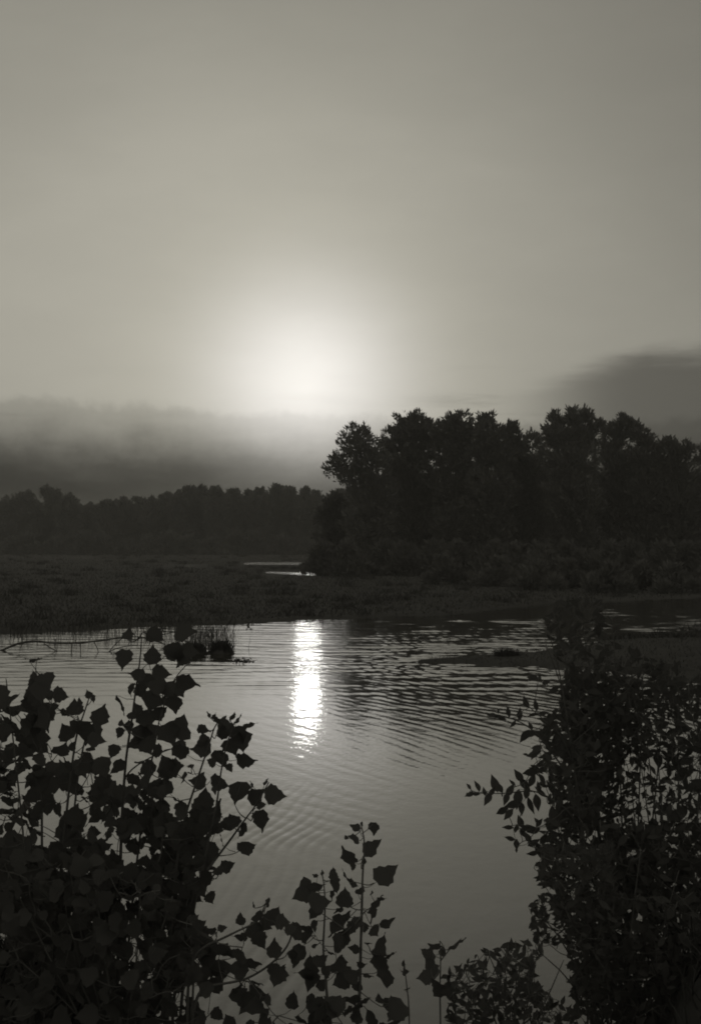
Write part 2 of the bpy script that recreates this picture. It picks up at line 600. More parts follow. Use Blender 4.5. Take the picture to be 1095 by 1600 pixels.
G1 = 'tall trees of the grove'
grove = [
    ('grove_tree', 572, 118, [(562, 682, 30, 22), (556, 704, 34, 26), (527, 726, 22, 20), (545, 742, 28, 22), (580, 730, 34, 34), (585, 775, 42, 34), (575, 815, 46, 40), (580, 862, 42, 34)],
     'soft pale-edged tree with a lobe jutting toward the low sun, end of grove'),
    ('grove_tree', 520, 126, [(524, 788, 20, 18), (512, 806, 20, 18), (532, 815, 26, 26), (516, 840, 26, 26), (522, 872, 30, 24)],
     'short bushy tree crouching under the jutting end tree of the grove'),
    ('grove_tree', 640, 122, [(645, 668, 36, 24), (622, 690, 28, 24), (660, 690, 36, 30), (604, 712, 22, 26), (640, 725, 46, 34), (645, 775, 50, 42), (640, 830, 50, 46), (640, 870, 44, 28)],
     'broad domed tree beside the jutting end tree of the grove'),
    ('grove_tree', 712, 120, [(712, 666, 28, 22), (695, 682, 26, 26), (728, 684, 26, 26), (712, 712, 40, 36), (712, 765, 46, 40), (714, 825, 46, 46), (712, 870, 42, 28)],
     'flat-topped tree between the broad dome and the narrow peaked crown'),
    ('grove_tree', 762, 118, [(760, 664, 18, 20), (764, 684, 28, 24), (752, 708, 28, 30), (775, 716, 30, 34), (764, 770, 42, 42), (766, 830, 44, 46), (764, 872, 40, 28)],
     'narrow peaked tree rising next to the low sparse crowns'),
    ('grove_tree', 806, 121, [(797, 676, 14, 17), (806, 700, 22, 24), (812, 730, 30, 32), (810, 780, 38, 42), (812, 840, 42, 50), (810, 875, 40, 28)],
     'small round-topped tree filling the gap beside the peaked crown'),
    ('grove_tree', 836, 126, [(830, 690, 18, 16), (842, 712, 18, 18), (838, 745, 30, 34), (842, 800, 38, 46), (842, 855, 40, 40)],
     'thin airy tree with sky showing through, beside the fan-shaped crown'),
    ('grove_tree', 893, 117, [(869, 662, 14, 22), (892, 655, 12, 19), (917, 656, 13, 18), (934, 668, 9, 13), (862, 685, 20, 22), (890, 685, 28, 26), (915, 685, 24, 26), (890, 725, 46, 36), (892, 780, 48, 46), (894, 840, 48, 48), (892, 880, 44, 28)],
     'tall fan-shaped tree with several upright plumes at its top'),
    ('grove_tree', 965, 121, [(972, 662, 14, 14), (963, 676, 24, 17), (985, 672, 15, 14), (956, 700, 26, 16), (960, 735, 38, 34), (962, 790, 44, 46), (964, 850, 46, 46)],
     'tree with a wind-swept tilted tuft next to the fan-shaped crown'),
    ('grove_tree', 1012, 119, [(1001, 683, 16, 14), (1015, 694, 16, 14), (1010, 722, 32, 28), (1012, 775, 42, 44), (1012, 845, 44, 50)],
     'lower double-topped tree beyond the tilted tuft'),
    ('grove_tree', 1060, 118, [(1040, 698, 16, 13), (1062, 706, 24, 18), (1055, 740, 36, 34), (1058, 795, 44, 46), (1060, 855, 44, 46)],
     'low spreading tree after the double-topped one in the grove'),
    ('grove_tree', 1125, 120, [(1110, 712, 28, 20), (1135, 725, 30, 26), (1122, 770, 44, 40), (1122, 835, 46, 50)],
     'last low round tree of the grove beside the spreading one'),
]
for (nm, pxl, d, lobes, lab) in grove:
    make_tree(nm, pxl, d, lobes, lab, G1, dens=0.5 if pxl in (572, 836) else 0.95, size=0.42)

G2 = 'trees along the far bank'
tops = [(18, 776, 26), (48, 772, 20), (84, 766, 26), (108, 772, 17), (128, 792, 14), (148, 790, 14), (168, 784, 16), (194, 778, 20), (222, 778, 14), (240, 780, 15), (262, 770, 14), (279, 770, 12),
        (296, 761, 13), (316, 758, 12), (338, 760, 15), (364, 767, 15), (388, 766, 13), (406, 763, 15), (430, 757, 13), (450, 761, 15), (476, 764, 14), (494, 768, 12), (516, 772, 14), (538, 765, 18)]
for i, (tx, ty, r) in enumerate(tops):
    d = 262 + (i * 37 % 11)
    jr = random.Random(i * 5 + 2)
    lob = [(tx, ty + r * 0.7, r * 0.62, r * 0.75), (tx - r * 0.5, ty + r * 1.6, r * 0.8, r * 0.9), (tx + r * 0.55, ty + r * 1.5, r * 0.8, r * 0.9),
           (tx + jr.uniform(-4, 4), ty + r * 2.4, r * 1.15, r * 1.2)]
    for _ in range(3):
        lob.append((tx + jr.uniform(-.7, .7) * r, ty + jr.uniform(.1, .8) * r, r * .35, r * .4))
    yb = ty + r * 3.2
    while yb < 872:
        lob.append((tx + jr.uniform(-4, 4), yb, r * 1.25, 18))
        yb += 20
    lab = 'dark leafy tree in the low line along the far bank'
    if i == 2:
        lab = 'broad dome-topped tree standing highest at its end of the far bank line'
    elif i in (0, 1):
        lab = 'dark far bank tree pressed against the broad dome-topped tree'
    elif i == 3:
        lab = 'narrower far bank tree on the stepped shoulder of the broad dome-topped one'
    elif i in (4, 5):
        lab = 'lowest of the far bank trees, in the dip beside the dome-topped tree'
    elif i == 12 or i == 13:
        lab = 'slim far bank tree with a tufted crown above the small pool'
    elif i >= 22:
        lab = 'far bank tree closest to the tall grove, partly hidden by it'
    elif i == 18:
        lab = 'far bank tree with a small pointed tip above its neighbours'
    make_tree('far_tree', tx, d, lob, lab, G2, dens=0.5, size=0.6)

# undergrowth: rounded bushes at the foot of the trees
for i in range(15):
    px = 500 + i * 44 + rnd.uniform(-8, 8)
    d = 104 + rnd.uniform(-3, 3)
    lob = [(px, 880 + rnd.uniform(-6, 4), 26, 20), (px - 18, 889, 20, 14), (px + 18, 888, 22, 15), (px + rnd.uniform(-10, 10), 862, 18, 16)]
    make_tree('bush', px, d, lob, 'dark rounded bush at the foot of the tall grove' if i > 0 else 'round bush standing clear at the open end of the grove by the pool', 'bushes under the grove', 'bush', 1.0, 0.4)
for i in range(15):
    px = 12 + i * 36 + rnd.uniform(-8, 8)
    d = 240 + rnd.uniform(-3, 3)
    lob = [(px, 866 + rnd.uniform(-5, 3), 20, 14), (px - 14, 871, 16, 9), (px + 14, 870, 17, 9), (px + rnd.uniform(-8, 8), 850 + rnd.uniform(-8, 6), 14, 14)]
    make_tree('bush', px, d, lob, 'low dark bush at the foot of the far bank trees', 'bushes under the far bank trees', 'bush', .5, 0.6)

for i, (px, d) in enumerate(((700, 84), (775, 80), (838, 73), (890, 76), (945, 70), (1000, 73), (1055, 69), (1100, 72))):
    yb = YH + 2.9 * F / d
    lob = [(px, yb - 15, 24, 17), (px - 22, yb - 8, 20, 10), (px + 22, yb - 9, 21, 11), (px + rnd.uniform(-10, 10), yb - 30, 15, 14)]
    make_tree('bush', px, d, lob, 'dark spreading bush growing on the flats close to the river', 'bushes on the flats', 'bush', 1.3, 0.34)
# the wood goes on behind both rows as one mass
rs_ = np.random.RandomState(4)
lob = []
for i in range(46):
    x = -86 + i * 3.8 + rs_.rand()
    y = 290 + rs_.rand() * 20
    for zc in (2.5, 6.0, 8.6):
        lob.append((np.array([x, y + rs_.rand() * 3, zc]), (4.0, 3.0, 3.4), 420))
for i in range(28):
    x = 1 + i * 2.1 + rs_.rand()
    y = 134 + rs_.rand() * 12
    for zc in (1.8, 4.6, 7.2, 8.8):
        lob.append((np.array([x, y + rs_.rand() * 3, zc]), (2.6, 2.2, 2.2), 420))
V, Fc = leaf_cloud(lob, 1.6, 0.8, rs_)
tag(link('wood', mesh_np('wood', V, Fc, M_TREE, False)), 'dense dark wood filling in behind the trees', 'wood', kind='stuff')

# ------------------------------------------------------------------ grass on the flats and banks
def blades(pts, hgt, wid, rs_, lean=0.35):
    n = len(pts)
    a = rs_.rand(n) * 6.283
    s = np.stack([np.cos(a), np.sin(a), np.zeros(n)], 1) * np.reshape(wid, (-1, 1))
    h = hgt * (0.5 + 0.8 * rs_.rand(n))
    t = np.stack([rs_.normal(size=n) * lean * h, rs_.normal(size=n) * lean * h, h], 1)
    m_ = pts + t * 0.55 + np.array([0, 0, 1]) * (h * 0.08)[:, None]
    q = np.stack([pts - s, pts + s, m_ + s * 0.7, pts + t, m_ - s * 0.7], 1)
    return q.reshape(-1, 3), np.arange(n * 5).reshape(-1, 5)


rs_ = np.random.RandomState(21)
n = 78000
pxs = rs_.uniform(-60, 1180, n)
dd = 36 + (rs_.rand(n) ** 1.6) * 200
cn, per = 420, 46                       # taller sedge clumps
cpx = np.repeat(rs_.uniform(-60, 1180, cn), per)
cdd = np.repeat(37 + (rs_.rand(cn) ** 1.3) * 195, per)
chh = np.repeat(rs_.uniform(1.6, 3.6, cn), per)
cx_ = (cpx - CX) / F * cdd + rs_.normal(0, 0.30, cn * per)
cy_ = cdd + rs_.normal(0, 0.35, cn * per)
x = np.concatenate([(pxs - CX) / F * dd, cx_])
y = np.concatenate([dd, cy_])
hm_ = np.concatenate([np.full(n, 1.0), chh])
z = hterr(x, y)
px_ = CX + F * x / y
wet = ((px_ > 375) & (px_ < 495) & (y > 138) & (y < 173)) | ((px_ > 410) & (px_ < 520) & (y > 98) & (y < 119)) | ((px_ > 255) & (px_ < 325) & (y > 134) & (y < 153))
ok = (z > 0.015) & ~wet
pts = np.stack([x, y, z - 0.01], 1)[ok]
V, Fc = blades(pts, 0.12 * hm_[ok], 0.010 + 0.00016 * y[ok], rs_, 0.6)
tag(link('flats_grass', mesh_np('flats_grass', V, Fc, M_GRASS, False)), 'short dark grass and sedge clumps covering the low river flats', 'grass', kind='stuff')
# sandbar grass
n = 6000
pxs = rs_.uniform(640, 1200, n)
dd = rs_.uniform(26, 40, n)
x = (pxs - CX) / F * dd
z = hterr(x, dd)
ok = z > 0.02
V, Fc = blades(np.stack([x, dd, z - .01], 1)[ok], 0.075, 0.008, rs_, 0.8)
tag(link('sandbar_grass', mesh_np('sandbar_grass', V, Fc, M_GRASS, False)), 'thin grass on the sandbar in the river', 'grass', kind='stuff')
# near bank grass
n = 9000
x = rs_.uniform(-2.6, 2.8, n)
y = rs_.uniform(2.2, 6.4, n)
z = hterr(x, y)
ok = (z > 0.05) & (np.abs(x) > 0.12 * y - 0.1)
V, Fc = blades(np.stack([x, y, z - .01], 1)[ok], 0.22, 0.004, rs_, 0.4)
tag(link('bank_grass', mesh_np('bank_grass', V, Fc, M_GRASS, False)), 'dark grass on the near bank under the saplings', 'grass', kind='stuff')

# reeds in the left shallows (uncountable) ---------------------------------
tb_v, tb_f = [], []
n = 1150
pxs = np.concatenate([rs_.uniform(-30, 365, 800), rs_.normal(318, 26, 350)])
pys = np.concatenate([rs_.uniform(982, 1004, 800), rs_.uniform(990, 1020, 350)])
dd = CAMH * F / (pys - YH)
x = (pxs - CX) / F * dd
V, Fc = blades(np.stack([x, dd, np.full(n, -0.15)], 1), 0.66, 0.0065, rs_, 0.20)
tag(link('reeds', mesh_np('reeds', V, Fc, M_REED, False)), 'thin upright reeds standing in the shallows off the flats', 'reeds', kind='stuff')

# tussocks at the end of the reeds
def tussock(px, py, wpx, hpx, label, group=None, name='grass_tussock', nb=900, mat=M_GRASS):
    d = ground_d(py)
    k = d / F
    x0 = (px - CX) * k
    root = link(name, None, None, (x0, d, 0.0))
    tag(root, label, 'tussock', group)
    rs2 = np.random.RandomState(int(px))
    # a lumpy mound of matted roots
    az = np.linspace(0, 2 * np.pi, 17)[:-1]
    vv, ff = [], []
    lv = [(-0.25, 1.0), (0.0, 1.0), (0.35, .98), (0.7, .82), (0.95, .5), (1.0, .12)]
    for (zz, rr) in lv:
        for q in az:
            r_ = rr * (1 + 0.16 * math.sin(3 * q + px) + 0.12 * math.sin(7 * q + zz * 2))
            vv.append((wpx / 2 * k * r_ * math.cos(q), wpx / 2 * k * 0.8 * r_ * math.sin(q), hpx * k * zz * (1 + .08 * math.sin(5 * q))))
    for i in range(len(lv) - 1):
        for j in range(16):
            ff.append((i * 16 + j, i * 16 + (j + 1) % 16, (i + 1) * 16 + (j + 1) % 16, (i + 1) * 16 + j))
    ff.append(tuple((len(lv) - 1) * 16 + j for j in range(16)))
    link('root_mound', mesh_from('root_mound', vv, ff, M_GROUND, True), root)
    a = rs2.rand(nb) * 6.283
    r = np.sqrt(rs2.rand(nb)) * wpx / 2 * k * .95
    p0 = np.stack([r * np.cos(a), r * np.sin(a) * .8, hpx * k * (0.75 * (1 - (r / (wpx / 2 * k)) ** 3))], 1)
    V, Fc = blades(p0, 14 * k, 0.0065, rs2, 0.40)
    tag(link('grass_blades', mesh_np('grass_blades', V, Fc, mat, False), root), kind='stuff')
    return root


tussock(346, 1021, 36, 8, 'dark grassy tussock in the water at the end of the reeds', 'tussocks in the shallows')
tussock(303, 1021, 40, 5, 'smaller low tussock in the water among the reeds', 'tussocks in the shallows')
tussock(792, 1031, 46, 6, 'low tuft of grass growing on the sandbar in the river', None, 'grass_tuft', 500)

# drowned dead branch off the reeds
d = 33.5
k = d / F
x0 = (150 - CX) * k
root = link('fallen_branch', None, None, (x0, d, -0.1))
tag(root, 'bare fallen branch lying over the shallows among the reeds', 'branch')


def BP(zx, zy, dd=0):
    q = P(40 + zx / 5.214, 960 + zy / 5.214, d + dd)
    return q - root.location


tb = Tubes()
tb.add(smooth_line([BP(-260, 330, .3), BP(-90, 245, .2), BP(20, 222), BP(110, 216), BP(200, 236), BP(420, 236), BP(640, 210), BP(800, 185), BP(900, 180), BP(1010, 195), BP(1130, 240), BP(1230, 300, .2)], 2), 0.036, 0.014, 6, .5)
link('limb', tb.mesh('limb', M_DEAD), root)
for pl in ([(150, 235), (230, 290), (320, 322), (395, 326), (390, 345)], [(800, 185), (730, 245), (680, 305), (640, 340)], [(380, 232), (375, 300), (380, 370)], [(450, 235), (452, 300), (450, 350)],
           [(680, 305), (760, 270), (910, 248)], [(560, 225), (590, 280), (600, 340)], [(240, 232), (238, 262), (262, 300)]):
    tb = Tubes()
    tb.add(smooth_line([BP(a, b, rnd.uniform(-.1, .1)) for a, b in pl], 1), 0.016, 0.008, 5)
    link('twig', tb.mesh('twig', M_DEAD), root)

# stick on the edge of the flats and drifting weed
d = ground_d(978)
root = link('driftwood_stick', None, None, tuple(P(388, 977, d)))
tag(root, 'small forked stick poking from the edge of the river flats', 'stick')
tb = Tubes()
o = root.location
tb.add([P(384, 984, d) - o, P(389, 974, d) - o, P(396, 966, d) - o], 0.05, 0.03, 6)
link('shaft', tb.mesh('shaft', M_DEAD), root)
tb = Tubes()
tb.add([P(389, 974, d) - o, P(384, 968, d) - o], 0.035, 0.02, 5)
link('fork', tb.mesh('fork', M_DEAD), root)
d = ground_d(1033)
p0 = P(378, 1033, d)
rs2 = np.random.RandomState(3)
n = 160
pp = np.stack([rs2.normal(0, 0.16, n), rs2.normal(0, 0.3, n), np.zeros(n)], 1)
V, Fc = blades(pp, 0.03, 0.02, rs2, 2.0)
o = link('drifting_weed', mesh_np('drifting_weed', V, Fc, M_GRASS, False), None, tuple(p0))
tag(o, 'thin patch of weed floating just off the tussock', 'weed')


# ------------------------------------------------------------------ leaves for the near plants
def poplar_leaf(seed):
    r = random.Random(seed)
    n = 11
    fold = r.uniform(0.05, 0.22)
    curl = r.uniform(-0.6, 0.6)
    asym = r.uniform(-.10, .10)
    wsc = r.uniform(0.84, 1.1)
    ctrl = [(0.0, 0.02), (0.03, 0.22), (0.10, 0.40), (0.20, 0.50), (0.32, 0.52), (0.45, 0.47), (0.58, 0.36), (0.70, 0.24), (0.81, 0.13), (0.91, 0.05), (1.0, 0.0)]
    vv, ff = [], []
    for i, (yy, ww) in enumerate(ctrl):
        ww *= wsc * (1 + r.uniform(.04, .13) * (1 if i % 2 else -1) * (0.1 < yy < 0.95))
        zz = curl * (yy - 0.3) ** 2
        for sgn in (-1, 0, 1):
            wv = 0.05 * math.sin(yy * 13 + seed * 2 + sgn)
            vv.append((sgn * ww + asym * yy, yy - (0.06 * abs(sgn) if i == 1 else 0), zz + (fold * ww * abs(sgn)) + wv * abs(sgn)))
    for i in range(n - 1):
        a = i * 3
        ff.append((a, a + 1, a + 4, a + 3))
        ff.append((a + 1, a + 2, a + 5, a + 4))
    return mesh_from('poplar_leaf', vv, ff, M_LEAF, True)


def lance_leaf(seed):
    r = random.Random(seed + 50)
    fold = r.uniform(0.1, 0.3)
    curl = r.uniform(-0.3, 0.3)
    ctrl = [(0.0, 0.015), (0.1, 0.10), (0.25, 0.20), (0.42, 0.235), (0.6, 0.19), (0.8, 0.09), (1.0, 0.0)]
    vv, ff = [], []
    for (yy, ww) in ctrl:
        zz = curl * yy * yy
        for sgn in (-1, 0, 1):
            vv.append((sgn * ww, yy, zz + fold * ww * abs(sgn)))
    for i in range(len(ctrl) - 1):
        a = i * 3
        ff.append((a, a + 1, a + 4, a + 3))
        ff.append((a + 1, a + 2, a + 5, a + 4))
    return mesh_from('lance_leaf', vv, ff, M_WLEAF, True)


POP = [poplar_leaf(i) for i in range(14)]
LAN = [lance_leaf(i) for i in range(9)]


def leaf_matrix(base, ang, length, apparent, full, dtilt, r):
    """leaf with its tip pointing to image angle ang, turned about its midrib until its
    outline is 'apparent' times as wide as long"""
    T = Vector((math.cos(ang), dtilt, math.sin(ang))).normalized()
    c = max(0.15, min(1.0, apparent / full))
    N0 = Vector((0, -1, 0))
    N0 = (N0 - T * N0.dot(T)).normalized()
    q = math.acos(c) * r.choice((-1, 1))
    N = Matrix.Rotation(q, 3, T) @ N0
    X = T.cross(N)
    m = Matrix((X, T, N)).transposed().to_4x4()
    m = Matrix.Translation(base) @ m @ Matrix.Scale(length, 4)
    return m


class Plant:
    def __init__(self, name, cat, label, group, rootpx, d, leafset, full, seed):
        self.r = random.Random(seed)
        x = (rootpx - CX) / F * d
        self.root = link(name, None, None, (x, d, hz(x, d) - 0.02))
        tag(self.root, label, cat, group)
        self.o = Vector(self.root.location)
        self.d = d
        self.stems = []        # (object placeholder, list of points, tubes)
        self.leaves = []
        self.leafset = leafset
        self.full = full

    def stem(self, pts, r0=0.006, r1=0.0018, root=True, name='branch'):
        """pts: list of (px, py[, d]) from the top down; joined to the root when root is True"""
        w3 = [P(q[0], q[1], q[2] if len(q) > 2 else self.d) for q in pts]
        if root:
            last = w3[-1]
            w3.append(self.o.lerp(last, 0.5) + Vector(((last.x - self.o.x) * .25, 0, 0)))
            w3.append(self.o.copy() - Vector((0, 0, .02)))
        w3 = smooth_line(w3, 2)
        w3 = w3[::-1]
        tb = Tubes()
        tb.add([p - self.o for p in w3], r0, r1, 6, .1)
        self.stems.append([name, resample(w3, 0.05), tb, []])
        return len(self.stems) - 1

    def leaf(self, px, py, size, ang, ap, d=None, connect=True, r=None):
        """(px,py) centre of the leaf in the photograph, size its length in pixels"""
        r = self.r
        d = d or self.d + r.uniform(-.12, .12)
        a = math.radians(ang)
        L = size * d / F
        c = P(px, py, d)
        dt = r.uniform(-.45, .45)
        T = Vector((math.cos(a), dt, math.sin(a))).normalized()
        base = c - T * (L * 0.45)
        # nearest stem point, favouring points below the leaf
        best = None
        for si, s in enumerate(self.stems):
            for q in s[1]:
                dd = (q - base).length + max(0, q.z - base.z) * 0.8
                if best is None or dd < best[0]:
                    best = (dd, si, q)
        L /= max(0.75, math.sqrt(max(0.05, 1 - T.y * T.y)))
        m = leaf_matrix(base - self.o, a, L, ap, self.full, dt, r)
        s = self.stems[best[1]]
        s[3].append(m)
        q = best[2]
        if connect and (q - base).length > 0.004:
            ln_ = (q - base).length
            thin = 0.0009 if ln_ < .07 else 0.0013
            if ln_ < .07:
                mid = q.lerp(base, .5) + Vector((0, 0, -ln_ * .08))
                s[2].add([q - self.o, mid - self.o, base - self.o], thin * 1.3, thin * .8, 4)
            else:
                c1 = q.lerp(base, .35) + Vector((r.uniform(-.12, .12) * ln_, r.uniform(-.12, .12) * ln_, -ln_ * r.uniform(.0, .22)))
                c2 = q.lerp(base, .7) + Vector((r.uniform(-.1, .1) * ln_, r.uniform(-.1, .1) * ln_, r.uniform(-.12, .06) * ln_))
                s[2].add([p_ - self.o for p_ in smooth_line([q, c1, c2, base], 1)], thin * 1.4, thin * .8, 4)
            # later leaves may spring from this twig too
            if ln_ > .05:
                s[1].append(q.lerp(base, .45))
                s[1].append(q.lerp(base, .8))

    def finish(self, mat=M_BARK, limit=290):
        r = self.r
        allv, n = [], 0
        extra = []
        for (name, pts, tb, lv) in self.stems:
            so_ = link(name, tb.mesh(name, mat), self.root)
            for m in lv:
                me = self.leafset[r.randrange(len(self.leafset))]
                if n < limit:
                    lo = link('leaf', me, so_)
                    lo.matrix_basis = m
                    n += 1
                else:
                    extra.append((me, m))
        if extra:
            V, Fc = [], []
            for me, m in extra:
                b = len(V)
                V += [m @ vv.co for vv in me.vertices]
                Fc += [tuple(b + k for k in p.vertices) for p in me.polygons]
            tag(link('foliage', mesh_from('foliage', V, Fc, self.leafset[0].materials[0], True), self.root), kind='stuff')


def inside(poly, x, y):
    c = False
    j = len(poly) - 1
    for i in range(len(poly)):
        xi, yi = poly[i]
        xj, yj = poly[j]
        if (yi > y) != (yj > y) and x < (xj - xi) * (y - yi) / (yj - yi + 1e-9) + xi:
            c = not c
        j = i
    return c


def fill(plant, poly, n, size, d0, d1, seed, ap=(0.4, 0.95), angs=None):
    r = random.Random(seed)
    xs = [p[0] for p in poly]
    ys = [p[1] for p in poly]
    k = 0
    tries = 0
    while k < n and tries < n * 30:
        tries += 1
        x, y = r.uniform(min(xs), max(xs)), r.uniform(min(ys), max(ys))
        if not inside(poly, x, y):
            continue
        a = r.uniform(0, 360) if angs is None else r.gauss(*angs)
        plant.leaf(x, y, size * r.uniform(.5, 1.15), a, r.uniform(*ap), r.uniform(d0, d1))
        k += 1


def traced(plant, ox, oy, s, rows, d=None, jit=.12):
    for (zx, zy, sz, a, ap) in rows:
        plant.leaf(ox + zx / s, oy + zy / s, sz / s, a, ap, (d or plant.d) + plant.r.uniform(-jit, jit))


def zl(ox, oy, s, pts):
    return [(ox + a / s, oy + b / s) for a, b in pts]


GS = 'leafy saplings on the near bank'
# tall sapling whose stem rises past the fallen branch
A = Plant('poplar_sapling', 'sapling', 'tallest broad-leaved sapling, its straight stem rising across the fallen branch', GS, 175, 3.45, POP, 1.0, 1)
A.stem(zl(150, 960, 4.2115, [(302, 150), (292, 300), (265, 480), (238, 690), (205, 900), (190, 1050)]) + [(190, 1290), (186, 1450), (182, 1600)], .007, .0016, name='stem')
A.stem(zl(150, 960, 4.2115, [(445, 470), (430, 640), (405, 760), (385, 880), (360, 1000)]) + [(225, 1260), (205, 1420), (196, 1560)], .005, .0012)
A.stem([(283, 1165), (240, 1180), (200, 1205), (192, 1230)], .003, .001, root=False)
A.stem([(300, 1030), (272, 1060), (258, 1095), (252, 1120)], .0026, .001, root=False)
traced(A, 150, 960, 4.2115, [
    (215, 130, 80, 80, .9), (395, 130, 125, -30, .9), (590, 130, 150, -10, .75), (190, 295, 140, -95, .95), (370, 265, 130, 90, .9), (510, 235, 150, 170, .8), (570, 280, 150, -120, .9),
    (270, 395, 110, 160, .6), (430, 385, 135, 0, .85), (600, 440, 160, -10, .8), (330, 450, 130, -100, .9), (480, 480, 130, 60, .9), (510, 580, 150, -80, .95), (360, 570, 135, -110, .95), (230, 490, 90, -105, .35),
    (175, 585, 135, -62, .35), (330, 690, 150, -90, .95), (420, 640, 130, 40, .8), (270, 620, 80, 120, .7), (220, 740, 90, -100, .8), (160, 780, 80, -100, .8), (165, 712, 50, 90, .6), (310, 800, 150, -95, .95), (340, 860, 120, -70, .9),
    (115, 900, 100, -110, .7), (140, 1000, 120, -130, .6), (560, 740, 175, 70, .95), (480, 790, 160, -60, .8), (560, 890, 120, -30, .9), (400, 900, 90, 200, .8), (460, 1000, 150, 120, .95), (530, 1010, 120, 20, .8), (340, 1020, 130, 220, .8),
    (500, 240, 120, 40, .9), (620, 240, 110, -20, .7), (400, 470, 130, 180, .8), (300, 500, 110, -60, .9), (545, 500, 110, -45, .9), (240, 660, 70, 60, .8), (370, 760, 130, 20, .9), (260, 850, 110, 210, .8)])
fill(A, [(150, 1240), (225, 1190), (270, 1240), (300, 1330), (290, 1460), (150, 1460), (140, 1330)], 120, 33, 3.3, 3.9, 3)

# bushy sapling at the picture's side
B = Plant('poplar_sapling', 'sapling', 'bushy broad-leaved sapling with crowded leaves next to the tallest one', GS, 60, 3.4, POP, 1.0, 2)
B.stem(zl(40, 960, 5.214, [(520, 680), (470, 830), (420, 960)]) + [(112, 1200), (98, 1330), (84, 1480), (76, 1620)], .007, .0016, name='stem')
B.stem(zl(40, 960, 5.214, [(110, 480), (150, 700), (140, 900)]) + [(66, 1200), (66, 1350), (68, 1600)], .006, .0016)
B.stem([(10, 1060), (24, 1180), (40, 1330), (52, 1560)], .006, .0014)
B.stem(zl(40, 960, 5.214, [(640, 740), (560, 880), (480, 1010)]) + [(118, 1240), (106, 1400)], .005, .0012)
traced(B, 40, 960, 5.214, [
    (80, 530, 130, 100, .9), (165, 535, 135, -60, .95), (290, 650, 135, -10, .95), (190, 660, 90, 180, .8), (515, 655, 75, 120, .8), (560, 690, 65, -70, .7), (610, 810, 180, 70, .85), (400, 760, 135, 100, .9), (440, 720, 80, 75, .6), (330, 800, 100, -20, .7),
    (330, 960, 150, 120, .9), (500, 960, 190, -90, .95), (440, 900, 140, 30, .9), (100, 800, 180, -90, .95), (160, 880, 170, -60, .95), (80, 960, 180, -110, .9), (100, 690, 170, -50, .9), (60, 600, 150, 110, .9), (240, 760, 100, 20, .8), (560, 970, 170, -60, .9),
    (70, 370, 80, 20, .4), (115, 365, 45, 10, .4), (180, 780, 150, 190, .9), (30, 720, 150, 90, .9), (60, 860, 140, 0, .9)])
fill(B, [(-30, 1090), (70, 1080), (86, 1130), (62, 1180), (130, 1150), (160, 1160), (165, 1230), (150, 1300), (170, 1420), (160, 1600), (-40, 1600)], 390, 34, 3.2, 3.9, 5)

# right-hand members of the left thicket
C_ = Plant('poplar_sapling', 'sapling', 'sapling with two fine upright stems and a side branch of large leaves over open water', GS, 255, 3.3, POP, 1.0, 3)
C_.stem(zl(240, 1130, 5.214, [(555, -40), (500, 20), (460, 150), (400, 330), (330, 540), (262, 740), (215, 960)]) + [(270, 1400), (262, 1560)], .0055, .0013, name='stem')
C_.stem(zl(240, 1130, 5.214, [(660, -10), (600, 160), (550, 380), (520, 640), (470, 850), (420, 1095)]) + [(300, 1430), (280, 1590)], .0055, .0013, name='stem')
C_.stem(zl(240, 1130, 5.214, [(940, 480), (835, 670), (752, 775), (600, 985), (480, 1140)]) + [(305, 1390), (282, 1470), (268, 1600)], .0055, .0015)
C_.stem(zl(240, 1130, 5.214, [(655, 650), (700, 740), (752, 775)]), .002, .001, root=False)
traced(C_, 240, 1130, 5.214, [
    (410, 50, 115, -20, .8), (400, 130, 120, 100, .9), (390, 215, 175, 185, .8), (220, 230, 145, 150, .95), (600, 50, 170, 0, .9), (560, 60, 130, 95, .8), (700, 80, 160, -60, .9), (720, 150, 180, -85, .8), (640, 190, 150, -60, .9), (755, 295, 180, 5, .85),
    (550, 290, 175, -75, .9), (470, 320, 85, 160, .8), (620, 365, 80, -60, .8), (110, 340, 150, 130, .95), (190, 340, 100, 0, .8), (110, 420, 110, -90, .8), (255, 440, 95, -95, .5), (300, 350, 60, 170, .35), (360, 480, 145, 170, .85), (395, 430, 80, 60, .8),
    (540, 480, 165, -10, .9), (500, 540, 75, -90, .8), (690, 560, 200, -107, .8), (830, 590, 155, 40, .85), (985, 590, 180, -12, .85), (912, 475, 70, 70, .45), (805, 497, 55, 100, .5), (885, 790, 180, -78, .85), (765, 1005, 165, 30, .85), (735, 880, 135, -115, .4),
    (635, 795, 155, 105, .9), (540, 680, 145, 70, .4), (410, 620, 190, 80, .95), (70, 550, 125, 80, .8), (190, 625, 120, 155, .4), (880, 670, 90, 20, .6), (580, 800, 110, 200, .8), (560, 950, 110, 100, .2),
    # small growing tips
    (490, -60, 60, 60, .6), (450, -70, 60, 110, .4), (530, -20, 90, -40, .7), (640, -60, 80, 70, .5), (690, -30, 90, 40, .4), (780, 10, 120, 15, .5), (580, -30, 70, 70, .6)])
traced(C_, 230, 1330, 4.761, [(600, 115, 115, 20, .8), (530, 150, 100, 200, .6), (440, 190, 120, 150, .9), (400, 270, 150, -60, .95), (470, 345, 95, -70, .8), (360, 320, 130, -30, .9), (330, 240, 130, 90, .9)])
fill(C_, [(232, 1250), (270, 1270), (330, 1240), (345, 1290), (330, 1340), (300, 1390), (290, 1420), (235, 1420)], 105, 32, 3.15, 3.7, 8)

